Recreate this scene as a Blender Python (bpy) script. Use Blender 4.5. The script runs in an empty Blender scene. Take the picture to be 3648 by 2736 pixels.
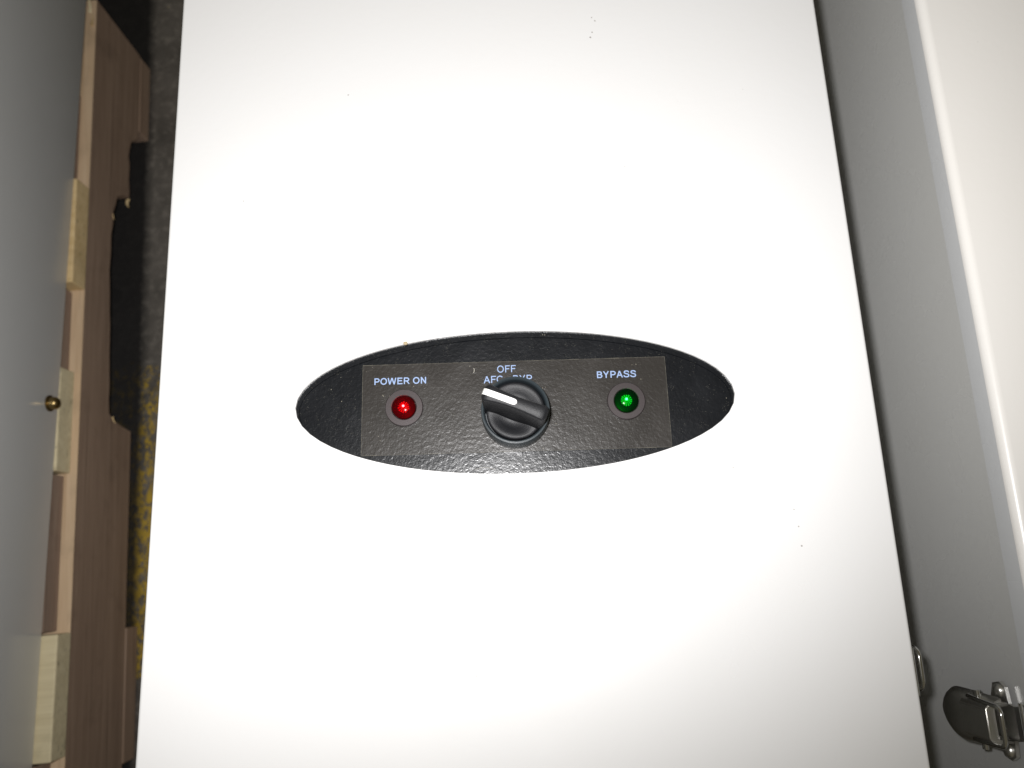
import bpy, bmesh, math, random
from mathutils import Vector, Matrix, noise
random.seed(4)
S = bpy.context.scene
C = S.collection
R = math.radians

# ------------------------------------------------------------------ camera, light, exposure
TH, RO = R(13.5), R(2.48)
fw = Vector((0, math.sin(TH), -math.cos(TH)))
u0 = Vector((0, math.cos(TH), math.sin(TH)))
r0 = Vector((1, 0, 0))
up = u0*math.cos(RO) + r0*math.sin(RO)
rt = r0*math.cos(RO) - u0*math.sin(RO)
cd = bpy.data.cameras.new('camera')
cam = bpy.data.objects.new('camera', cd); C.objects.link(cam)
cd.sensor_width = 36; cd.lens = 28.0; cd.clip_start = .01; cd.clip_end = 50
cam.matrix_world = Matrix(((rt.x, up.x, -fw.x, 0), (rt.y, up.y, -fw.y, 0), (rt.z, up.z, -fw.z, .35), (0, 0, 0, 1)))
cd.dof.use_dof = True; cd.dof.focus_distance = .352; cd.dof.aperture_fstop = 10
S.camera = cam

W = bpy.data.worlds.new('World'); S.world = W; W.use_nodes = True
bg = W.node_tree.nodes['Background']
bg.inputs[0].default_value = (1.0, .89, .62, 1); bg.inputs[1].default_value = .10

# the camera's own flash, a little left of and above the lens
ld = bpy.data.lights.new('flash', 'SPOT'); fl = bpy.data.objects.new('flash', ld); C.objects.link(fl)
fl.location = (-.018, .020, .352)
tgt = Vector((-.100, .40, 0))
fl.rotation_euler = (tgt - fl.location).to_track_quat('-Z', 'Y').to_euler()
ld.energy = 9.9; ld.color = (1, .990, .990); ld.shadow_soft_size = .009
ld.spot_size = R(170); ld.spot_blend = .753

S.view_settings.view_transform = 'Standard'; S.view_settings.look = 'None'
S.view_settings.exposure = 0; S.view_settings.gamma = 1; S.view_settings.use_curve_mapping = False
S.cycles.max_bounces = 8; S.cycles.transparent_max_bounces = 12
S.cycles.sample_clamp_indirect = 4.0
S.cycles.caustics_reflective = False; S.cycles.caustics_refractive = False

# ------------------------------------------------------------------ materials
class NT:
    def __init__(s, name):
        s.m = bpy.data.materials.new(name); s.m.use_nodes = True
        s.t = s.m.node_tree; s.n = s.t.nodes; s.p = s.n['Principled BSDF']
    def add(s, typ, **k):
        n = s.n.new(typ)
        for a, v in k.items(): setattr(n, a, v)
        return n
    def ln(s, a, b): s.t.links.new(a, b)
    def coord(s, scale=(1, 1, 1), loc=(0, 0, 0), rot=(0, 0, 0)):
        c = s.add('ShaderNodeTexCoord'); m = s.add('ShaderNodeMapping')
        s.ln(c.outputs['Object'], m.inputs[0])
        m.inputs['Scale'].default_value = scale; m.inputs['Location'].default_value = loc; m.inputs['Rotation'].default_value = rot
        return m.outputs[0]
    def noise(s, vec, scale, detail=4, rough=.55, dist=0):
        n = s.add('ShaderNodeTexNoise'); s.ln(vec, n.inputs['Vector'])
        n.inputs['Scale'].default_value = scale; n.inputs['Detail'].default_value = detail
        n.inputs['Roughness'].default_value = rough; n.inputs['Distortion'].default_value = dist
        return n.outputs['Fac']
    def voro(s, vec, scale, rnd=1):
        n = s.add('ShaderNodeTexVoronoi'); s.ln(vec, n.inputs['Vector']); n.inputs['Scale'].default_value = scale
        n.inputs['Randomness'].default_value = rnd
        return n
    def ramp(s, fac, stops, interp='LINEAR'):
        r = s.add('ShaderNodeValToRGB'); s.ln(fac, r.inputs[0]); e = r.color_ramp.elements
        r.color_ramp.interpolation = interp
        while len(e) < len(stops): e.new(.5)
        for q, (p, c) in zip(e, stops):
            q.position = p; q.color = (c, c, c, 1) if isinstance(c, (int, float)) else (*c, 1)
        return r.outputs[0]
    def mix(s, fac, a, b, blend='MIX'):
        m = s.add('ShaderNodeMix', data_type='RGBA', blend_type=blend)
        for i, v in ((0, fac), (6, a), (7, b)):
            if hasattr(v, 'is_output'): s.ln(v, m.inputs[i])
            elif i == 0: m.inputs[0].default_value = v
            else: m.inputs[i].default_value = (*v, 1)
        return m.outputs[2]
    def math(s, op, a, b=0., c=0.):
        m = s.add('ShaderNodeMath', operation=op)
        for i, v in enumerate((a, b, c)):
            if hasattr(v, 'is_output'): s.ln(v, m.inputs[i])
            else: m.inputs[i].default_value = v
        return m.outputs[0]
    def bump(s, h, dist, strength=1.0, nrm=None):
        b = s.add('ShaderNodeBump'); s.ln(h, b.inputs['Height'])
        b.inputs['Distance'].default_value = dist; b.inputs['Strength'].default_value = strength
        if nrm: s.ln(nrm, b.inputs['Normal'])
        s.ln(b.outputs[0], s.p.inputs['Normal']); return b.outputs[0]
    def set(s, base=None, rough=None, metal=None, spec=None, coat=None, coat_rough=None):
        for k, v in (('Base Color', base), ('Roughness', rough), ('Metallic', metal), ('Specular IOR Level', spec), ('Coat Weight', coat), ('Coat Roughness', coat_rough)):
            if v is None: continue
            if hasattr(v, 'is_output'): s.ln(v, s.p.inputs[k])
            else: s.p.inputs[k].default_value = (*v, 1) if isinstance(v, tuple) else v

def speck_mask(n, pts, vec):
    """small round dirt marks at given spots on the sheet (object coordinates)"""
    out = None
    for (x, y, r) in pts:
        d = n.add('ShaderNodeVectorMath', operation='DISTANCE')
        flat = n.add('ShaderNodeVectorMath', operation='MULTIPLY'); n.ln(vec, flat.inputs[0]); flat.inputs[1].default_value = (1, 1, 0)
        n.ln(flat.outputs[0], d.inputs[0]); d.inputs[1].default_value = (x, y, 0)
        m = n.math('LESS_THAN', d.outputs['Value'], r*.8)
        out = m if out is None else n.math('MAXIMUM', out, m)
    return out

def white_paint(name, base, specks=(), gloss=.22):
    n = NT(name); v = n.coord()
    smudge = n.ramp(n.noise(v, 9, 5, .6), [(.45, 0.0), (.75, 1.0)])
    col = n.mix(n.math('MULTIPLY', smudge, .10), base, (base[0]*.90, base[1]*.875, base[2]*.82))
    vo = n.voro(v, 75)
    sp = n.math('LESS_THAN', vo.outputs['Distance'], .015)
    pick = n.math('GREATER_THAN', n.noise(v, 31, 1), .56)
    sp = n.math('MULTIPLY', sp, pick)
    if specks: sp = n.math('MAXIMUM', sp, speck_mask(n, specks, v))
    col = n.mix(n.math('MULTIPLY', sp, n.ramp(n.noise(v, 47, 1), [(.3, .35), (.7, .85)])), col, (.16, .13, .10))
    n.set(base=col, rough=n.ramp(n.noise(v, 14, 4), [(.3, gloss*.8), (.7, gloss*1.3)]), spec=.5)
    n.bump(n.noise(v, 260, 2, .5), .00012, .35)
    return n.m

SPECKS = [(.0484, .2733, .0005), (.0499, .2713, .0006), (.0481, .2647, .0005), (.0470, .2618, .0006), (.0590, .1894, .00035),
          (.1210, .0153, .0004), (.1213, .0071, .0005), (.1199, .0227, .0003), (.0955, .0420, .0004), (-.110, .060, .0003), (-.02, -.04, .0003),
          (.085, .155, .0003), (-.125, .18, .0004), (.10, .10, .0003), (-.075, .235, .0004)]
M = {}
M['white_door'] = white_paint('white_gloss_enamel', (.80, .797, .795), SPECKS)
M['shaded_body'] = white_paint('body_enamel_shaded', (.555, .555, .54), (), .26)  # white enamel darkened so its colour carries the shade of the body sides
M['shaded_lip'] = white_paint('lip_enamel_shaded', (.60, .61, .62), (), .24)  # the door's white paint, greyed for the shade on its turned edge
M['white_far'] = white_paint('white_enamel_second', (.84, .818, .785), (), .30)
M['shaded_side'] = white_paint('side_enamel_shaded', (.62, .625, .62), (), .21)  # white enamel toned down; the side's dimmer light is in the colour

def black_texture(name, base, rough, scale, bumpd, dustamt, spec=.5, coat=0.0):
    n = NT(name); v = n.coord()
    peel = n.noise(v, scale, 3, .5, .4)
    fine = n.noise(v, scale*3.1, 2, .5)
    h = n.math('ADD', peel, n.math('MULTIPLY', fine, .35))
    film = n.ramp(n.noise(v, 42, 6, .65, .6), [(.42, 0.0), (.78, 1.0)])
    col = n.mix(n.math('MULTIPLY', film, dustamt), base, (base[0]*2.2+.012, base[1]*2.2+.012, base[2]*2.2+.013))
    # lint: sparse pale specks of two sizes
    vo = n.voro(n.coord((1, .75, 1), (0, 0, 0), (0, 0, .5)), 620)
    big = n.math('MULTIPLY', n.math('LESS_THAN', vo.outputs['Distance'], .11), n.math('GREATER_THAN', n.noise(v, 190, 1), .645))
    vo2 = n.voro(n.coord((.8, 1, 1), (.3, .1, 0)), 1400)
    sm = n.math('MULTIPLY', n.math('LESS_THAN', vo2.outputs['Distance'], .21), n.math('GREATER_THAN', n.noise(v, 330, 2), .56))
    col = n.mix(n.math('MULTIPLY', sm, .55), col, (.075, .072, .060))
    col = n.mix(n.math('MULTIPLY', big, .8), col, (.26, .24, .19))
    n.set(base=col, rough=n.ramp(film, [(0, rough), (1, rough*1.15)]), spec=spec, coat=coat)
    n.bump(h, bumpd, 1.0)
    return n.m
M['black_plate'] = black_texture('black_powder_coat', (.0042, .0050, .0066), .25, 560, .00010, .2, .45)
M['label_film'] = black_texture('black_label_film', (.0235, .0210, .0185), .30, 580, .00011, .25, .32)

def plain(name, base, rough, metal=0., spec=.5, bscale=None, bd=.0001, var=.0):
    n = NT(name); v = n.coord()
    if var:
        f = n.noise(v, 120, 4)
        base = n.mix(f, tuple(c*(1-var) for c in base), tuple(min(1, c*(1+var)) for c in base))
    n.set(base=base, rough=rough, metal=metal, spec=spec)
    if bscale: n.bump(n.noise(v, bscale, 3), bd, .8)
    return n.m
M['knob_black'] = plain('black_moulded_plastic', (.0085, .0088, .0104), .48, spec=.32, bscale=2600, bd=.00011, var=.12)
M['knob_collar'] = plain('dark_slate_plastic', (.026, .034, .039), .38, bscale=1800, bd=.00004)
M['pointer'] = plain('white_pointer_plastic', (.78, .775, .755), .4)
M['ink'] = plain('pale_blue_ink', (.235, .325, .52), .5, var=.10)
def brushed(name, base, rough, metal):
    n = NT(name); v = n.coord((1, 14, 1), (0, 0, 0), (0, 0, .5))
    f = n.noise(v, 900, 3)
    n.set(base=n.mix(f, tuple(c*.85 for c in base), tuple(c*1.12 for c in base)), rough=rough, metal=metal)
    n.bump(f, .00003, .5); return n.m
M['bezel'] = brushed('brushed_nickel_bezel', (.050, .041, .042), .34, .40)
M['zinc'] = brushed('zinc_plated_steel', (.74, .73, .70), .32, 1.0)
M['zinc_bright'] = brushed('bright_zinc_steel', (.70, .71, .70), .20, 1.0)
M['brass'] = plain('tarnished_brass', (.32, .23, .10), .32, metal=1.0, var=.3)
M['wire_steel'] = plain('polished_steel_wire', (.62, .62, .60), .15, metal=1.0)

def lens_mat(name, tint, deep):
    n = NT(name); t = n.t; out = n.n['Material Output']
    tr = n.add('ShaderNodeBsdfTransparent'); tr.inputs[0].default_value = (*tint, 1)
    n.set(base=deep, rough=.14, spec=.10)
    mx = n.add('ShaderNodeMixShader'); mx.inputs[0].default_value = .42
    n.ln(tr.outputs[0], mx.inputs[1]); n.ln(n.p.outputs[0], mx.inputs[2]); n.ln(mx.outputs[0], out.inputs[0])
    return n.m
def lit(name, col, base, strength):
    n = NT(name); n.set(base=base, rough=.22, metal=.3)
    n.p.inputs['Emission Color'].default_value = (*col, 1); n.p.inputs['Emission Strength'].default_value = strength
    return n.m
M['lens_red'] = lens_mat('red_lens', (.55, .02, .025), (.055, .0015, .003))
M['lens_green'] = lens_mat('green_lens', (.015, .5, .07), (.0008, .012, .0035))
M['cup_red'] = plain('red_lamp_cup', (.13, .006, .01), .4)
M['cup_green'] = plain('green_lamp_cup', (.004, .03, .010), .4)
M['glow_red'] = lit('lit_red_reflector', (1, .03, .05), (.9, .08, .09), 2.2)
M['glow_red_dim'] = lit('lit_red_groove', (1, .02, .03), (.25, .01, .015), .10)
M['glow_green'] = lit('lit_green_reflector', (.02, 1, .16), (.05, .9, .2), 1.7)
M['glow_green_dim'] = lit('lit_green_groove', (.01, 1, .12), (.01, .15, .03), .04)
M['core_red'] = lit('red_lamp_core', (1, .8, .75), (1, .5, .5), 95.)
M['core_green'] = lit('green_lamp_core', (.8, 1, .8), (.5, 1, .6), 40.)

def wood(name, dark, light, seed, along='y'):
    n = NT(name)
    sc = (26, 1.3, 26) if along == 'y' else (1.3, 26, 26)
    v = n.coord(sc, (seed, seed*.7, seed*.3)); vi = n.coord()
    g = n.noise(v, 5, 6, .62, .5)
    g2 = n.noise(v, 21, 3, .6)
    f = n.math('ADD', n.math('MULTIPLY', g, .7), n.math('MULTIPLY', g2, .3))
    col = n.mix(n.ramp(f, [(.34, 0.), (.66, 1.)]), dark, light)
    blot = n.ramp(n.noise(vi, 26, 4, .6), [(.55, 0.), (.72, 1.)])
    col = n.mix(n.math('MULTIPLY', blot, .30), col, tuple(c*.45 for c in dark))
    st = n.ramp(n.noise(n.coord((sc[0]*2.2, sc[1]*.7, sc[2]*2.2), (seed*2, seed, 1)), 5, 4, .5, .2), [(.62, 0.), (.67, 1.)])
    col = n.mix(n.math('MULTIPLY', st, .45), col, tuple(c*.35 for c in dark))
    n.set(base=col, rough=.78, spec=.25)
    n.bump(f, .0006, .6); return n.m
M['wood_stringer'] = wood('brown_pallet_wood', (.265, .182, .130), (.38, .27, .198), 3.1)
M['wood_sawn'] = wood('sawn_pale_wood', (.56, .40, .25), (.72, .55, .37), 9.2)
M['wood_board'] = wood('pale_pallet_wood', (.62, .45, .22), (.80, .62, .35), 7.7, 'x')
M['wood_board_grey'] = wood('weathered_pallet_wood', (.60, .51, .32), (.76, .67, .45), 1.4, 'x')
M['wood_rail'] = wood('brown_rail_wood', (.24, .17, .13), (.33, .245, .19), 5.2)

def floor_mat():
    n = NT('dark_worn_concrete'); v = n.coord()
    f = n.noise(v, 16, 8, .68); f2 = n.noise(v, 120, 5, .6)
    col = n.mix(n.ramp(f, [(.35, 0.), (.7, 1.)]), (.088, .080, .069), (.185, .167, .146))
    col = n.mix(n.math('MULTIPLY', n.ramp(f2, [(.5, 0.), (.75, 1.)]), .5), col, (.33, .30, .26))
    # scratches and crumbs
    sv = n.coord((3, 60, 1), (0, 0, 0), (0, 0, .25))
    scr = n.ramp(n.noise(sv, 5, 2), [(.70, 0.), (.74, 1.)])
    col = n.mix(n.math('MULTIPLY', scr, .5), col, (.32, .29, .24))
    vo = n.voro(v, 60)
    cr = n.math('LESS_THAN', vo.outputs['Distance'], .07)
    cr = n.math('MULTIPLY', cr, n.math('GREATER_THAN', n.noise(v, 23, 1), .55))
    col = n.mix(cr, col, (.42, .34, .16))
    # a worn yellow floor marking crossing under the cabinets
    sep = n.add('ShaderNodeSeparateXYZ'); n.ln(v, sep.inputs[0])
    y = sep.outputs[1]
    a = n.ramp(n.math('MULTIPLY_ADD', y, 4.0, .5), [(.14, 0.), (.22, .95), (.75, 1.), (1., .88), ], 'EASE')
    a2 = n.math('LESS_THAN', y, .205)
    wv = n.coord((1, .6, 1), (0, 0, 0), (0, 0, .6))
    wear = n.noise(wv, 190, 8, .78)
    lim = n.math('MULTIPLY', n.math('SUBTRACT', 1.0, n.math('MULTIPLY', a, .57)), 1.0)
    paint = n.ramp(n.math('SUBTRACT', wear, n.math('SUBTRACT', lim, .0)), [(.0, 0.), (.09, 1.)])
    paint = n.math('MULTIPLY', paint, n.ramp(n.math('MULTIPLY_ADD', y, 4.0, .5), [(.1, 0.), (.2, 1.), (1., .9)]))
    paint = n.math('MULTIPLY', paint, n.math('LESS_THAN', n.math('ADD', y, n.math('MULTIPLY', n.math('SUBTRACT', f2, .5), .08)), .205))
    col = n.mix(n.math('MULTIPLY', paint, .92), col, (.56, .37, .03))
    # shade under the pallet painted dark into the floor colour, with a soft edge
    shade_x = n.math('ADD', n.math('MULTIPLY_ADD', y, .040, sep.outputs[0]), n.math('MULTIPLY', n.math('SUBTRACT', f2, .5), .006))
    shade = n.ramp(n.math('MULTIPLY_ADD', shade_x, 40.0, 14.05), [(.28, 1.), (.68, 0.)])
    col = n.mix(n.math('MULTIPLY', shade, .92), col, (.007, .0065, .007))
    n.set(base=col, rough=.7, spec=.3)
    n.bump(n.math('ADD', f2, n.math('MULTIPLY', paint, .3)), .0012, .6); return n.m
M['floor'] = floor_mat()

# ------------------------------------------------------------------ mesh helpers
def obj(name, bm, mat, parent=None, smooth=None, mats=None):
    me = bpy.data.meshes.new(name)
    bmesh.ops.recalc_face_normals(bm, faces=bm.faces)
    bm.to_mesh(me); bm.free()
    o = bpy.data.objects.new(name, me); C.objects.link(o)
    for m in (mats or [mat]): me.materials.append(m)
    if smooth is not None:
        for p in me.polygons: p.use_smooth = True
        me.set_sharp_from_angle(angle=R(smooth))
    if parent: o.parent = parent
    return o
def thing(name, label, cat, loc=(0, 0, 0), rz=0, group=None):
    o = bpy.data.objects.new(name, None); C.objects.link(o); o.empty_display_size = .05
    o.location = loc; o.rotation_euler = (0, 0, rz); o['label'] = label; o['category'] = cat
    if group: o['group'] = group
    return o
def tag(o, label, cat, group=None):
    o['label'] = label; o['category'] = cat
    if group: o['group'] = group
    return o
def box(bm, x0, x1, y0, y1, z0, z1, bev=0, seg=2):
    r = bmesh.ops.create_cube(bm, size=1)
    vs = r['verts']
    for v in vs:
        v.co = Vector(((x0+x1)/2 + v.co.x*(x1-x0), (y0+y1)/2 + v.co.y*(y1-y0), (z0+z1)/2 + v.co.z*(z1-z0)))
    if bev:
        es = list({e for v in vs for e in v.link_edges})
        bmesh.ops.bevel(bm, geom=es, offset=bev, segments=seg, profile=.5, affect='EDGES')
def prism(bm, pts, axis, a0, a1, place):
    """closed outline pts extruded between a0 and a1; place(p, a) gives a 3D point"""
    lo = [bm.verts.new(place(p, a0)) for p in pts]; hi = [bm.verts.new(place(p, a1)) for p in pts]
    bm.faces.new(lo); bm.faces.new(hi[::-1])
    k = len(pts)
    for i in range(k): bm.faces.new((lo[i], lo[(i+1) % k], hi[(i+1) % k], hi[i]))
def lathe(bm, prof, n=64, cx=0, cy=0, capt=False, capb=False):
    rings = []
    for (r, z) in prof:
        if r < 1e-7: rings.append([bm.verts.new((cx, cy, z))])
        else: rings.append([bm.verts.new((cx+r*math.cos(2*math.pi*i/n), cy+r*math.sin(2*math.pi*i/n), z)) for i in range(n)])
    for a, b in zip(rings, rings[1:]):
        for i in range(n):
            j = (i+1) % n
            if len(a) == 1 and len(b) == 1: continue
            if len(a) == 1: bm.faces.new((a[0], b[i], b[j]))
            elif len(b) == 1: bm.faces.new((a[i], a[j], b[0]))
            else: bm.faces.new((a[i], a[j], b[j], b[i]))
def tube(bm, pts, r, n=10, closed=False):
    pts = [Vector(p) for p in pts]; k = len(pts); rings = []
    up_ = Vector((0, 0, 1))
    for i, p in enumerate(pts):
        a = pts[(i-1) % k] if (closed or i > 0) else p; b = pts[(i+1) % k] if (closed or i < k-1) else p
        d = (b-a).normalized()
        s = d.cross(up_)
        if s.length < 1e-3: s = d.cross(Vector((1, 0, 0)))
        s.normalize(); t = s.cross(d)
        rings.append([bm.verts.new(p + (s*math.cos(2*math.pi*j/n) + t*math.sin(2*math.pi*j/n))*r) for j in range(n)])
    for i in range(k if closed else k-1):
        a, b = rings[i], rings[(i+1) % k]
        for j in range(n): bm.faces.new((a[j], a[(j+1) % n], b[(j+1) % n], b[j]))
    if not closed:
        bm.faces.new(rings[0]); bm.faces.new(rings[-1][::-1])

# ------------------------------------------------------------------ the setting
FZ = -.376
bm = bmesh.new()
g = bmesh.ops.create_grid(bm, x_segments=2, y_segments=2, size=6)
for v in bm.verts: v.co.z = FZ
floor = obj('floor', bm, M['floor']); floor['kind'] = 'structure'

# ------------------------------------------------------------------ door with an optional oval opening
def door_shell(x0, x1, y0, y1, rad, lip, hole=None, zt=0.0):
    """front sheet with rounded edges turned down as a lip"""
    bm = bmesh.new()
    ix0, ix1, iy0, iy1 = x0+rad, x1-rad, y0+rad, y1-rad
    hx, hy, ha, hb, hrot = hole if hole else ((x0+x1)/2, (y0+y1)/2, .02, .02, 0)
    N = 144
    angs = [2*math.pi*i/N for i in range(N)]
    cor = [math.atan2(cy-hy, cx-hx) % (2*math.pi) for cx in (ix0, ix1) for cy in (iy0, iy1)]
    for c in cor:
        k = min(range(len(angs)), key=lambda i: abs(angs[i]-c)); angs[k] = c
    angs.sort()
    inner, rect, nrm = [], [], []
    for a in angs:
        d = Vector((math.cos(a), math.sin(a)))
        tx = ((ix1-hx) if d.x > 0 else (ix0-hx))/d.x if abs(d.x) > 1e-9 else 1e9
        ty = ((iy1-hy) if d.y > 0 else (iy0-hy))/d.y if abs(d.y) > 1e-9 else 1e9
        t = min(tx, ty); p = Vector((hx, hy)) + d*t; rect.append(p)
        nx = (1 if d.x > 0 else -1) if tx <= ty*(1+1e-6) else 0
        ny = (1 if d.y > 0 else -1) if ty <= tx*(1+1e-6) else 0
        nrm.append(Vector((nx, ny)))
        if hole:
            # direction matched parametrically: point on the oval in the same direction
            q = Vector((d.x/ha, d.y/hb)); q.normalize()
            e = Vector((q.x*ha, q.y*hb)); e.rotate(Matrix.Rotation(hrot, 2)) if False else None
            c_, s_ = math.cos(hrot), math.sin(hrot)
            inner.append(Vector((hx + e.x*c_ - e.y*s_, hy + e.x*s_ + e.y*c_)))
    loops = []
    def ring(ps, z): loops.append([bm.verts.new((p.x, p.y, z)) for p in ps])
    if hole:
        # sheet edge round the opening: 1.5 mm of sheet metal with a slight paint radius
        ring(inner, zt-.0015)
        for f, dz in ((0, -.0003), (.0003, 0)):
            ring([p + (p-Vector((hx, hy))).normalized()*f for p in inner], zt+dz)
    for f in (.15, .4, .7, 1.0):
        base = loops[-1] if False else None
        src = inner if hole else [Vector((hx, hy)) + (p-Vector((hx, hy)))*.02 for p in rect]
        off = .0003 if hole else 0
        ring([(a + (a-Vector((hx, hy))).normalized()*off)*(1-f) + b*f for a, b in zip(src, rect)], zt)
    for k in range(1, 7):
        t = math.pi/2*k/6
        ring([p + n_*rad*math.sin(t) for p, n_ in zip(rect, nrm)], zt - rad*(1-math.cos(t)))
    ring([p + n_*rad for p, n_ in zip(rect, nrm)], zt-lip)
    ring([p + n_*(rad-.0015) for p, n_ in zip(rect, nrm)], zt-lip)
    n = len(angs)
    for q, (a, b) in enumerate(zip(loops, loops[1:])):
        for i in range(n):
            j = (i+1) % n; f = bm.faces.new((a[i], a[j], b[j], b[i]))
            if q >= len(loops)-3: f.material_index = 1      # the turned-down lip takes the shaded copy of the white paint
    if not hole: bm.faces.new(loops[0])
    return bm

DEP = FZ
# ------------------------------------------------------------------ draw latch, built in a local frame: a = up the side, b = along it, c = outwards
def draw_latch(parent, X, Yc, sgn, dz=0., low=1.):
    P = lambda a, b, c: Vector((X + sgn*c*low, Yc + b, a + dz))
    bm = bmesh.new()          # base plate with two screw ears
    out = [(-.060, -.007), (-.034, -.0075), (-.030, -.0155), (-.0245, -.0165), (-.021, -.0145), (-.020, -.0075), (-.016, -.007),
           (-.016, .007), (-.020, .0075), (-.021, .0145), (-.0245, .0165), (-.030, .0155), (-.034, .0075), (-.060, .007)]
    prism(bm, out, None, .0004, .0020, lambda p, c: P(p[0], p[1], c))
    base = obj('draw_latch', bm, M['zinc'], parent, 40)
    for sb in (-1, 1):        # ear screws: domed heads
        bm = bmesh.new(); lathe(bm, [(.0030, 0), (.0028, .0010), (.0018, .0018), (0, .0021)], 20)
        for v in bm.verts: v.co = P(-.0255 + v.co.x, sb*.0125 + v.co.y, .0020 + v.co.z)
        obj('screw', bm, M['zinc'], base, 50)
    bm = bmesh.new()          # lever: pressed shell with turned-down cheeks and a rounded tip
    NA, NB = 22, 16; grid = []
    for i in range(NA+1):
        s = i/NA; a = -.022 - .039*s
        w = .0098 + .0022*math.sin(min(1, s*1.6)*math.pi/2)
        if s > .62: w *= math.sqrt(max(.0, 1-((s-.62)/.385)**2))*.92+.08
        row = []
        for j in range(NB+1):
            t = -1 + 2*j/NB
            c = .0085 + .0030*math.sin(s*math.pi) + .0025*s*s - .0045*abs(t)**7*(1-.5*s)
            row.append(bm.verts.new(P(a, w*t, c)))
        grid.append(row)
    for i in range(NA):
        for j in range(NB): bm.faces.new((grid[i][j], grid[i+1][j], grid[i+1][j+1], grid[i][j+1]))
    geom = bm.faces[:]
    bmesh.ops.recalc_face_normals(bm, faces=geom)
    bmesh.ops.solidify(bm, geom=geom, thickness=.0012)
    obj('lever', bm, M['zinc'], base, 50)
    bm = bmesh.new()          # raised channel over the lever's root
    prof = [(-.0085, .003), (-.0080, .0120), (-.0062, .0136), (.0062, .0136), (.0080, .0120), (.0085, .003), (.0070, .003), (.0066, .0110), (-.0066, .0110), (-.0070, .003)]
    prism(bm, prof, None, -.040, -.018, lambda p, a: P(a, p[0], p[1]))
    bmesh.ops.bevel(bm, geom=bm.edges[:], offset=.0004, segments=2, affect='EDGES')
    obj('channel', bm, M['zinc'], base, 40)
    bm = bmesh.new()          # pivot pin across the lever
    tube(bm, [P(-.030, -.0125, .0095), P(-.030, .0125, .0095)], .0016, 14)
    obj('pivot_pin', bm, M['wire_steel'], base, 50)
    bm = bmesh.new()          # wire bail hooked over the keeper
    rr = .0022; pts = []
    b1, aT, aB, c_ = .0082, -.0095, -.036, .0118
    pts += [(aB, -b1-.001, c_-.001), (-.026, -b1-.0005, c_), (aT-rr*1.6, -b1, c_)]
    for k in range(1, 6):
        t = math.pi/2*k/5; pts.append((aT-rr*1.6+rr*1.6*math.sin(t), -b1+rr*1.6*(1-math.cos(t)), c_))
    pts += [(aT, -.002, c_), (aT, .002, c_)]
    for k in range(0, 6):
        t = math.pi/2*(1-k/5); pts.append((aT-rr*1.6+rr*1.6*math.sin(t), b1-rr*1.6*(1-math.cos(t)), c_))
    pts += [(-.026, b1+.0005, c_), (aB, b1+.001, c_-.001)]
    tube(bm, [P(*p) for p in pts], .0011, 12)
    obj('wire_bail', bm, M['wire_steel'], base, 60)
    bm = bmesh.new()          # keeper riveted to the door's lip, folded into three ridges
    prof = [(-.0118, .0004), (-.0118, .0016)]
    for k in range(3):
        a0 = -.0112 + k*.0034
        for q in range(7):
            t = math.pi*q/6; prof.append((a0+.0017-.0017*math.cos(t), .0020+.0018*math.sin(t)))
    prof += [(-.0010, .0016), (-.0010, .0004)]
    prism(bm, prof, None, -.0095, .0095, lambda p, b: P(p[0], b, p[1]))
    obj('keeper', bm, M['zinc_bright'], base, 40)
    return base

# ------------------------------------------------------------------ main cabinet, lying on its back, face up
X0, X1, Y0, Y1 = -.1604, .1622, -.185, .420
main = thing('control_cabinet', 'white cabinet in the centre whose door carries a black oval switch panel', 'cabinet', (0, 0, FZ))
def into(o, root):            # geometry is written in world space; keep it there under its root
    o.matrix_parent_inverse = root.matrix_basis.inverted(); return o
HOLE = (.0010, .0763, .0990, .0327, R(-.55))
into(obj('door', door_shell(X0, X1, Y0, Y1, .0016, .0115, HOLE), None, main, 35, [M['white_door'], M['shaded_lip']]), main)
bm = bmesh.new(); box(bm, X0+.0006, X1-.0006, Y0+.0006, Y1-.0006, DEP, -.0123, .0012)
into(obj('body', bm, M['shaded_body'], main, 35), main)

# black oval plate behind the opening, with a shallow pressed step
def plate():
    bm = bmesh.new(); hx, hy, a, b, rot = HOLE; n = 144; loops = []
    def ell(a_, b_, z, dy=0):
        c_, s_ = math.cos(rot), math.sin(rot); L = []
        for i in range(n):
            t = 2*math.pi*i/n; x, y = a_*math.cos(t), b_*math.sin(t)+dy
            L.append(bm.verts.new((hx+x*c_-y*s_, hy+x*s_+y*c_, z)))
        loops.append(L)
    ell(a+.006, b+.006, -.0062); ell(a+.006, b+.006, -.0016); ell(a+.0006, b+.0006, -.0016)
    dy = -.0019
    ell(a-.0014, b-.0008, -.0016, dy); ell(a-.0016, b-.0010, -.0022, dy)
    ell(a-.0022, b-.0015, -.0022, dy); ell(a-.0026, b-.0019, -.0022, dy)
    for f in (.75, .5, .25): ell((a-.002)*f, (b-.0013)*f, -.0022, dy)
    for p, q in zip(loops, loops[1:]):
        for i in range(n): bm.faces.new((p[i], p[(i+1) % n], q[(i+1) % n], q[i]))
    bm.faces.new(loops[-1]); return bm
pl = into(obj('control_plate', plate(), M['black_plate'], main, 25), main)

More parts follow.
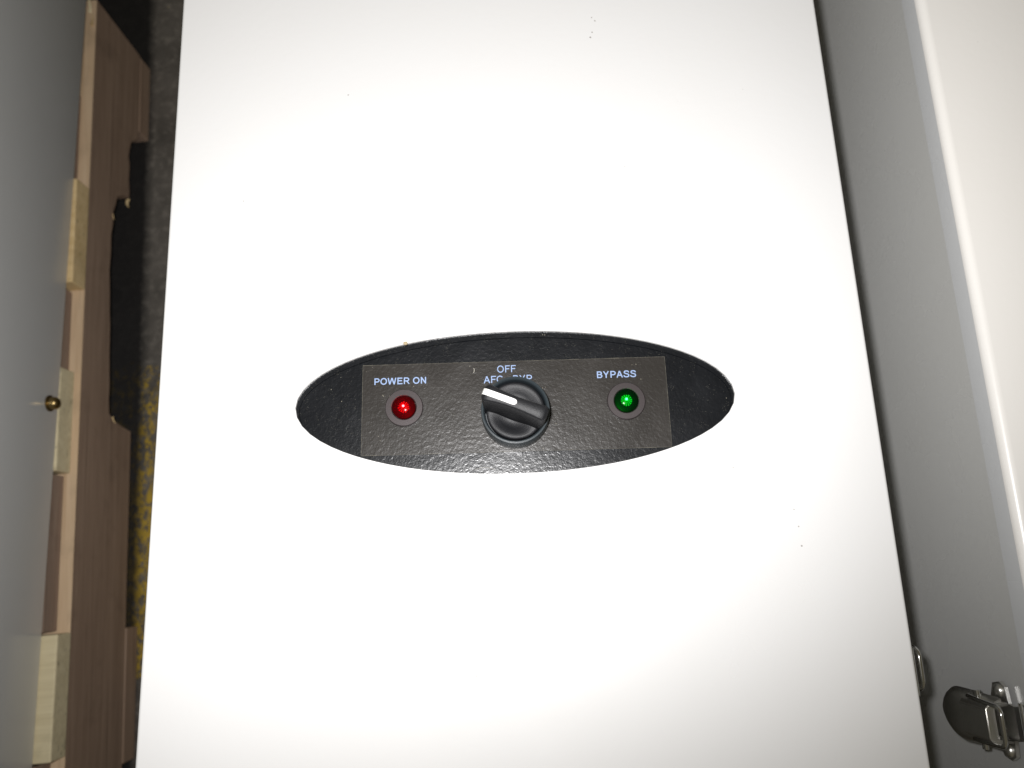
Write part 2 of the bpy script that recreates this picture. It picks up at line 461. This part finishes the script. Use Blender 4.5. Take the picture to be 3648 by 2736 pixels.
# label film stuck on the plate
bm = bmesh.new()
cor = [(-.06855, .05455), (.07000, .05260), (.07020, .09425), (-.06780, .09615)]
prism(bm, cor, None, -.00219, -.00203, lambda p, z: (p[0], p[1], z))
lab = into(obj('label_strip', bm, M['label_film'], main), main)
bm = bmesh.new()     # the cut edge of the film, raised and catching dust
E_ = []
for i in range(4):
    p, q = Vector(cor[i]), Vector(cor[(i+1) % 4]); k = 60
    for j in range(k):
        if i == 1 and j < 2: continue
        a_, b_ = p.lerp(q, j/k), p.lerp(q, (j+1)/k); nrm = Vector((-(q-p).y, (q-p).x)).normalized()
        w = .00005 + .00012*max(0, noise.noise(Vector((a_.x*900, a_.y*900, 3))))
        z = -.00196
        bm.faces.new([bm.verts.new((*v, z)) for v in (a_-nrm*w, b_-nrm*w, b_+nrm*w, a_+nrm*w)])
M['edge_dust'] = plain('dusty_film_edge', (.10, .092, .072), .8, var=.6)
o = obj('film_edge', bm, M['edge_dust'], lab)

# lettering: each character drawn from its own strokes (cap height 1), printed on the film
def arc(cx, cy, rx, ry, a0, a1, n=14):
    return [(cx+rx*math.cos(R(a0+(a1-a0)*i/n)), cy+ry*math.sin(R(a0+(a1-a0)*i/n))) for i in range(n+1)]
def spline(p, n=6):
    out = []
    q = [p[0]] + p + [p[-1]]
    for i in range(1, len(q)-2):
        for k in range(n):
            t = k/n; f = lambda j: .5*((2*q[i][j]) + (q[i+1][j]-q[i-1][j])*t + (2*q[i-1][j]-5*q[i][j]+4*q[i+1][j]-q[i+2][j])*t*t + (3*q[i][j]-q[i-1][j]-3*q[i+1][j]+q[i+2][j])*t**3)
            out.append((f(0), f(1)))
    return out + [p[-1]]
def glyph(ch, w):
    h = w/2; b, t = h, 1-h
    if ch == 'P': return [[(.13+h, 0), (.13+h, 1)], [(.13, t), (.52, t)] + arc(.54, (t+.44)/2, .27-h*.2, (t-.44)/2, 90, -90) + [(.13, .44)]], .93
    if ch == 'R': return [[(.13+h, 0), (.13+h, 1)], [(.13, t), (.55, t)] + arc(.57, (t+.47)/2, .28-h*.2, (t-.47)/2, 90, -90) + [(.13, .47)], [(.50, .47), (.66, .34), (.90, 0)]], 1.0
    if ch == 'B': return [[(.13+h, 0), (.13+h, 1)], [(.13, t), (.50, t)] + arc(.52, (t+.52)/2, .25-h*.2, (t-.52)/2, 90, -90) + [(.13, .52)], [(.50, .52)] + arc(.53, (b+.52)/2, .29-h*.2, (.52-b)/2, 90, -90) + [(.13, b)]], .93
    if ch == 'O': return [arc(.54, .5, .48-h, .515-h, 0, 360, 36)], 1.08
    if ch == 'C': return [arc(.52, .5, .47-h, .515-h, 38, 322, 28)], 1.0
    if ch == 'W': return [[(.02+h, 1), (.335, .01)], [(.335, .01), (.655, .99)], [(.655, .99), (.975, .01)], [(.975, .01), (1.29-h, 1)]], 1.31
    if ch == 'E': return [[(.13+h, 0), (.13+h, 1)], [(.13, t), (.85, t)], [(.13, .53), (.80, .53)], [(.13, b), (.87, b)]], .93
    if ch == 'F': return [[(.13+h, 0), (.13+h, 1)], [(.13, t), (.80, t)], [(.13, .51), (.72, .51)]], .85
    if ch == 'N': return [[(.12+h, 0), (.12+h, 1)], [(.12+h*1.1, .93), (.88-h*1.1, .07)], [(.88-h, 0), (.88-h, 1)]], 1.0
    if ch == 'Y': return [[(.05+h, 1), (.465, .44)], [(.88-h, 1), (.465, .44)], [(.465, .5), (.465, 0)]], .93
    if ch == 'A': return [[(.02+h, 0), (.465, .97)], [(.91-h, 0), (.465, .97)], [(.22, .34), (.71, .34)]], .93
    if ch == 'S': return [spline([(.79, .71), (.74, .84), (.61, 1.01-h), (.45, 1.015-h), (.28, .985-h), (.20, .77), (.24, .645), (.40, .555), (.57, .505), (.74, .42), (.785, .285), (.73, .14), (.60, h), (.45, h-.015), (.28, h+.02), (.17, .17), (.125, .32)])], .93
    return [], .39
def lettering(txt, x, y, width, cap, rz, w):
    bm = bmesh.new(); polys = []; cur = 0
    for ch in txt:
        st, adv = glyph(ch, w)
        for p in st: polys.append([(a+cur, b) for a, b in p])
        cur += adv
    xs = [a for p in polys for a, _ in p]; lo, hi = min(xs)-w/2, max(xs)+w/2
    sx = width/(hi-lo); c_, s_ = math.cos(rz), math.sin(rz)
    for k, p in enumerate(polys):
        z = -.00199 + .0000025*(k % 4)
        L = []
        closed = math.dist(p[0], p[-1]) < 1e-6
        q = p[:-1] if closed else p
        m = len(q)
        for i in range(m):
            pv = Vector(q[i-1]) if (i > 0 or closed) else None
            nx = Vector(q[(i+1) % m]) if (i < m-1 or closed) else None
            P = Vector(q[i])
            d1 = (P-pv).normalized() if pv is not None else (nx-P).normalized()
            d2 = (nx-P).normalized() if nx is not None else d1
            n1, n2 = Vector((-d1.y, d1.x)), Vector((-d2.y, d2.x)); nn = (n1+n2)
            nn = nn.normalized() if nn.length > .2 else n1
            f = min(1.7, 1/max(.35, nn.dot(n1)))
            L.append((P + nn*w/2*f, P - nn*w/2*f))
        vs = []
        for a, b in L:
            r = []
            for v in (a, b):
                X, Y = (v.x-lo)*sx, min(max(v.y, -.02), 1.02)*cap
                r.append(bm.verts.new((x + X*c_ - Y*s_, y + X*s_ + Y*c_, z)))
            vs.append(r)
        if closed: vs.append(vs[0])
        for a, b in zip(vs, vs[1:]): bm.faces.new((a[0], a[1], b[1], b[0]))
    for f in bm.faces:
        if f.normal.z < 0: f.normal_flip()
    me = bpy.data.meshes.new('lettering'); bm.to_mesh(me); bm.free()
    me.materials.append(M['ink'])
    o = bpy.data.objects.new('lettering', me); C.objects.link(o); o.parent = lab
    return o
lettering('POWER ON', -.06285, .08683, .0238, .00310, R(-.75), .165)
lettering('BYPASS', .0385, .08550, .0181, .00318, R(-.7), .165)
lettering('OFF', -.0065, .09010, .0087, .00330, R(-.5), .135)
lettering('AFC', -.0128, .08540, .0087, .00330, R(-.5), .135)
lettering('BYP', .0004, .08525, .0088, .00330, R(-.5), .135)

# indicator lights: bezel, lens, fluted reflector and lamp core
def indicator(cx, cy, k):
    z0 = -.00203
    bm = bmesh.new()
    lathe(bm, [(.0056, z0), (.0085, z0), (.0086, z0+.0004), (.00855, z0+.0016), (.00825, z0+.0019), (.0058, z0+.0019), (.0055, z0+.0016), (.0054, z0-.0008), (.0050, z0-.0030)], 72, cx, cy)
    bz = into(obj('indicator_light', bm, M['bezel'], main, 30), main)
    bm = bmesh.new(); zb = z0+.0012
    prof = [(.00535, zb), (.00535, zb+.0012)]
    for i in range(1, 9):
        t = math.pi/2*i/8; prof.append((.00535*math.cos(t) if i < 8 else 0, zb+.0012+.0026*math.sin(t)))
    lathe(bm, prof, 56, cx, cy); obj('lens', bm, M['lens_'+k], bz, 60)
    bm = bmesh.new()
    lathe(bm, [(.0052, zb+.0006), (.0046, zb+.0008), (.0028, zb+.0009)], 48, cx, cy); obj('lamp_cup', bm, M['cup_'+k], bz, 60)
    bm = bmesh.new(); n = 14; rO, zc = .00265, zb+.0012
    ctr = bm.verts.new((cx, cy, zc+.0011))
    for i in range(n):
        a0, a1 = 2*math.pi*i/n, 2*math.pi*(i+1)/n
        am = a0 + (a1-a0)*(.62 + random.uniform(-.12, .12)); rr = rO*random.uniform(.93, 1.04)
        pt = lambda a, z: bm.verts.new((cx+rr*math.cos(a), cy+rr*math.sin(a), z))
        f = bm.faces.new((ctr, pt(a0, zc), pt(am, zc+.0002))); f.material_index = 0
        f = bm.faces.new((ctr, pt(am, zc+.0002), pt(a1, zc-.0001))); f.material_index = 1
    obj('reflector', bm, None, bz, mats=[M['glow_'+k], M['glow_'+k+'_dim']])
    bm = bmesh.new(); bmesh.ops.create_icosphere(bm, subdivisions=2, radius=.00055)
    for v in bm.verts: v.co += Vector((cx-.0001, cy+.0004, zc+.0011))
    obj('lamp_core', bm, M['core_'+k], bz, 60)
    return bz
indicator(-.0490, .0754, 'red')
indicator(.0510, .0741, 'green')

# selector switch
KX, KY = .0010, .0697
bm = bmesh.new()
lathe(bm, [(.0145, -.0021), (.0150, -.0020), (.0151, .0004), (.0150, .0112), (.0148, .0120), (.0141, .0122), (.0137, .0119), (.0134, .0110), (.0133, .0040), (.0100, .0040), (0, .0040)], 96, KX, KY)
sw = into(obj('selector_switch', bm, M['knob_collar'], main, 35), main)
HA = R(-23.2); ca, sa = math.cos(HA), math.sin(HA)
def K(s, t, z): return Vector((KX + s*ca - t*sa, KY + s*sa + t*ca, z))
bm = bmesh.new()            # turning cap: scooped on both sides of the handle
rings, n = [], 72
rs = [0, .002, .004, .006, .008, .010, .0115, .0123, .0127, .0128, .0128]
for q, r in enumerate(rs):
    row = []
    for i in range(n):
        a = 2*math.pi*i/n; x, t = r*math.cos(a), r*math.sin(a)
        d = abs(t)
        scoop = .0030*math.exp(-((d-.0055)/.0042)**2)*math.exp(-(x/.0085)**2)
        z = .0112 - scoop*(1-(r/.0128)**4)
        z -= (0, 0, 0, 0, 0, .00008, .0003, .0006, .0010, .0016, .005)[q]
        row.append(bm.verts.new(K(x, t, z)))
    rings.append(row)
for a, b in zip(rings, rings[1:]):
    for i in range(n):
        j = (i+1) % n
        bm.faces.new((a[i], a[j], b[j], b[i]))
bmesh.ops.remove_doubles(bm, verts=bm.verts, dist=1e-7)
obj('turning_cap', bm, M['knob_black'], sw, 40)
def handle():
    bm = bmesh.new(); L = .0144; ZT, ZB = .0270, .0085; rows = []
    ss = [-1, -.985, -.95, -.88, -.75, -.55, -.3, 0, .3, .55, .75, .88, .95, .985, 1]
    def wt(s): return .0027 + (.0009 if s > 0 else .0015)*s*s
    for s in ss:
        e = max(0, (abs(s)-.86)/.14); f = math.sqrt(max(0, 1-e*e*.80)); w = wt(s)*f; wb = (wt(s)+.0012)*f
        drop = .0011*e**2.5
        x = s*L; xb = s*(L-.0006)
        zt = ZT - drop - .0006*s*s
        # closed section: base-, lower side, top edge bevel, top, bevel, side, base+
        sec = [(xb, -wb-.0004, ZB), (xb, -wb, ZB+.0015), (xb*.5+x*.5, -(w+wb)/2, (zt+ZB)/2), (x, -w-.0001, zt-.0011), (x, -w+.0002, zt-.0004), (x, -w+.0008, zt),
               (x, w-.0008, zt), (x, w-.0002, zt-.0004), (x, w+.0001, zt-.0011), (xb*.5+x*.5, (w+wb)/2, (zt+ZB)/2), (xb, wb, ZB+.0015), (xb, wb+.0004, ZB)]
        rows.append([bm.verts.new(K(*p)) for p in sec])
    for a, b in zip(rows, rows[1:]):
        for i in range(len(a)-1): bm.faces.new((a[i], b[i], b[i+1], a[i+1]))
        bm.faces.new((a[-1], b[-1], b[0], a[0]))
    bm.faces.new(rows[0]); bm.faces.new(rows[-1][::-1])
    return bm
obj('handle', handle(), M['knob_black'], sw, 38)
def pointer():
    bm = bmesh.new(); ZT = .0270; w = .00130; rows = []
    L = .0144
    def top(x):
        s = abs(x)/L; e = max(0, (s-.86)/.14); return ZT - .0011*e**2.5 - .0006*s*s + .00012
    path = [(-L-.00018, top(-L)-.0030), (-L-.00018, top(-L)-.0004), (-L+.0001, top(-L)+.00002)]
    for x in (-.0139, -.0133, -.0125, -.0115, -.0095, -.007, -.004, -.001): path.append((x, top(x)))
    for x, z in path: rows.append([(x, -w, z), (x, w, z)])
    for k in range(1, 9):
        t = math.pi/2*k/8; x = -.001 + w*1.3*math.sin(t); ww = max(w*math.cos(t), 1e-5)
        rows.append([(x, -ww, top(x)), (x, ww, top(x))])
    vs = [[bm.verts.new(K(*p)) for p in r] for r in rows]
    for a, b in zip(vs, vs[1:]): bm.faces.new((a[0], b[0], b[1], a[1]))
    bmesh.ops.recalc_face_normals(bm, faces=bm.faces)
    bmesh.ops.solidify(bm, geom=bm.faces[:], thickness=.0003)
    return bm
obj('pointer', pointer(), M['pointer'], sw, 40)
into(draw_latch(main, X1+.0002, -.0465, 1, -.0035, .66), main)

# ------------------------------------------------------------------ second white cabinet on the right
N0, N1 = .2150, .5350
nb = thing('control_cabinet', 'white cabinet along the right edge with a steel draw latch on its near side', 'cabinet', (.37, 0, FZ))
into(obj('door', door_shell(N0, N1, -.215, .420, .0042, .0152), None, nb, 35, [M['white_far'], M['shaded_lip']]), nb)
bm = bmesh.new(); box(bm, N0+.0009, N1-.0009, -.2145, .4195, DEP, -.0160, .0001, 1)
into(obj('body', bm, M['shaded_body'], nb, 35), nb)
into(draw_latch(nb, N0-.0002, -.0720, -1, -.0070), nb)

# ------------------------------------------------------------------ pallet on the left
PA = R(2.5)
pal = thing('wooden_pallet', 'brown wooden pallet with a notched side beam under the grey-looking cabinet', 'pallet', (-.3468, .1645, FZ), PA)
def pz(o): o.location = (0, 0, -FZ); return o      # local x = outwards, y = along, z in world heights
prof = [(.361, -.270), (.3635, -.3555), (.272, -.3555), (.266, -.350), (.258, -.341), (.249, -.3385), (.241, -.337), (.232, -.3395), (.218, -.3385), (.206, -.341), (.199, -.3405), (.197, -.330), (.189, -.318),
        (.180, -.3155), (.171, -.312), (.160, -.3125), (.148, -.3095), (.130, -.310), (.113, -.3085), (.095, -.3105), (.075, -.3115), (.060, -.313), (.035, -.3135), (.010, -.3155), (-.004, -.3150), (-.015, -.3162),
        (-.0185, -.321), (-.0205, -.329), (-.0225, -.340), (-.0240, -.3555), (-.60, -.3555), (-.60, -.270)]
def stringer(x1, x0):
    bm = bmesh.new(); prism(bm, prof, None, x1, x0, lambda p, x: (x, p[0], p[1]))
    for f in bm.faces:
        f.normal_update()
        if f.calc_center_median().z > -.2705: f.material_index = 1     # fresh sawn upper edge
    return pz(obj('stringer', bm, None, pal, None, [M['wood_stringer'], M['wood_sawn']]))
stringer(0, -.038); stringer(-.26, -.298); stringer(-.52, -.558)
def board(u0_, u1_, x1, z0, z1, mat, sk=0):
    bm = bmesh.new(); box(bm, -.556, x1, u0_, u1_, z0, z1, .0012, 2)
    for v in bm.verts:
        v.co.y += sk*v.co.x + .0008*noise.noise(v.co*40)
        v.co.x += .0010*noise.noise(Vector((v.co.y*60, v.co.z*90, 2)))
    return pz(obj('deck_board', bm, mat, pal))
for (a, b, x, m) in ((.355, .268, -.016, 'wood_board_grey'), (.172, .080, .0006, 'wood_board'), (.010, -.0725, -.0052, 'wood_board_grey'), (-.192, -.279, .0010, 'wood_board_grey'), (-.37, -.46, .0003, 'wood_board'), (-.52, -.60, .0, 'wood_board')):
    board(b, a, x, -.2698, -.2502, M[m])
for (a, b, x) in ((.363, .279, .0008), (-.194, -.302, .0010), (-.50, -.60, 0)):
    board(b, a, x, -.3758, -.3557, M['wood_stringer'])
# rails fixed between the deck boards, set back from the beam's face
for (a, b) in ((.262, .1735), (.0785, .0115), (-.074, -.1905), (-.2805, -.369)):
    bm = bmesh.new(); box(bm, -.034, -.0098, b, a, -.2697, -.2506, .0008)
    pz(obj('filler_rail', bm, M['wood_rail'], pal))
# splinters standing off the beam and boards
def splinter(x, u, z, l, w, d, mat):
    bm = bmesh.new(); p0 = Vector((x, u, z)); d = Vector(d).normalized()
    s = d.cross(Vector((0, 0, 1))); s = s.normalized() if s.length > .01 else Vector((1, 0, 0)); t = d.cross(s)
    rings = []
    for k in range(5):
        f = k/4; r = w*(1-f*.8); c = p0 + d*l*f + s*w*.6*math.sin(3*f)
        rings.append([bm.verts.new(c + s*r*math.cos(q*math.pi/2.5) + t*r*.5*math.sin(q*math.pi/2.5)) for q in range(5)])
    for a, b in zip(rings, rings[1:]):
        for q in range(5): bm.faces.new((a[q], a[(q+1) % 5], b[(q+1) % 5], b[q]))
    bm.faces.new(rings[0]); bm.faces.new(rings[-1])
    pz(obj('splinter', bm, mat, pal))
splinter(0, .196, -.338, .009, .0022, (.25, -1, .2), M['wood_board'])
splinter(0, .168, -.311, .005, .0009, (.3, -1, -.2), M['wood_board'])
splinter(0, -.017, -.322, .006, .0013, (.35, -1, -.5), M['wood_board'])
splinter(-.004, .335, -.270, .012, .0022, (.6, .3, 1), M['wood_board'])
splinter(-.006, .348, -.270, .016, .0018, (.3, .8, 1), M['wood_board_grey'])

# ------------------------------------------------------------------ grey-looking cabinet standing on the pallet
CA = R(1.26)
lc = thing('enclosure_cabinet', 'plain grey-looking cabinet on the wooden pallet at the left edge', 'cabinet', (-.3517, .1600, -.2500), CA)
bm = bmesh.new(); box(bm, -.33, 0, -.55, .55, 0.0004, .2372, .0014)
obj('body', bm, M['shaded_side'], lc, 35)
bm = door_shell(-.3306, .0006, -.5506, .5506, .0016, .0115, None, .2500)
obj('door', bm, None, lc, 35, [M['white_far'], M['shaded_side']])
bm = bmesh.new()             # brass dome nut low on its side
lathe(bm, [(.0062, 0), (.0062, .0010), (.0048, .0012), (.0048, .0040), (.0044, .0055), (.0034, .0068), (.0018, .0076), (0, .0078)], 28)
for v in bm.verts: v.co = Vector((v.co.z, -.0185 + v.co.x, .0125 + v.co.y))
obj('bolt_head', bm, M['brass'], lc, 40)

# ------------------------------------------------------------------ crumbs and fibres
def fibre(name, pts, r, mat, label, cat):
    bm = bmesh.new(); tube(bm, pts, r, 6)
    return tag(obj(name, bm, mat, None, 60), label, cat)
M['lint'] = plain('pale_lint', (.52, .50, .44), .8)
fibre('lint_fibre', [(-.0172, .0926, -.00185), (-.0169, .0919, -.00178), (-.0170, .0911, -.00180), (-.0173, .0905, -.00186)], .00014, M['lint'], 'short white lint fibre on the black label left of the word OFF', 'lint')
hp = []
for k in range(9):
    f = k/8; hp.append((-.0178 + .0085*f, .0462 + .0014*math.sin(f*2.6) - .0012*f, -.0014))
fibre('hair', hp, .00006, M['lint'], 'fine pale hair lying at the bottom rim of the black oval plate', 'hair')
bm = bmesh.new(); bmesh.ops.create_icosphere(bm, subdivisions=2, radius=.0009)
for v in bm.verts:
    v.co *= 1 + .35*noise.noise(v.co*900); v.co.z *= .6; v.co.x *= 1.2
    v.co += Vector((-.0480, .1052, .0005))
M['crumb'] = plain('beige_crumb', (.36, .29, .18), .8, var=.3)
tag(obj('crumb', bm, M['crumb'], None, 50), 'tiny beige crumb on the white door above the black oval', 'crumb')
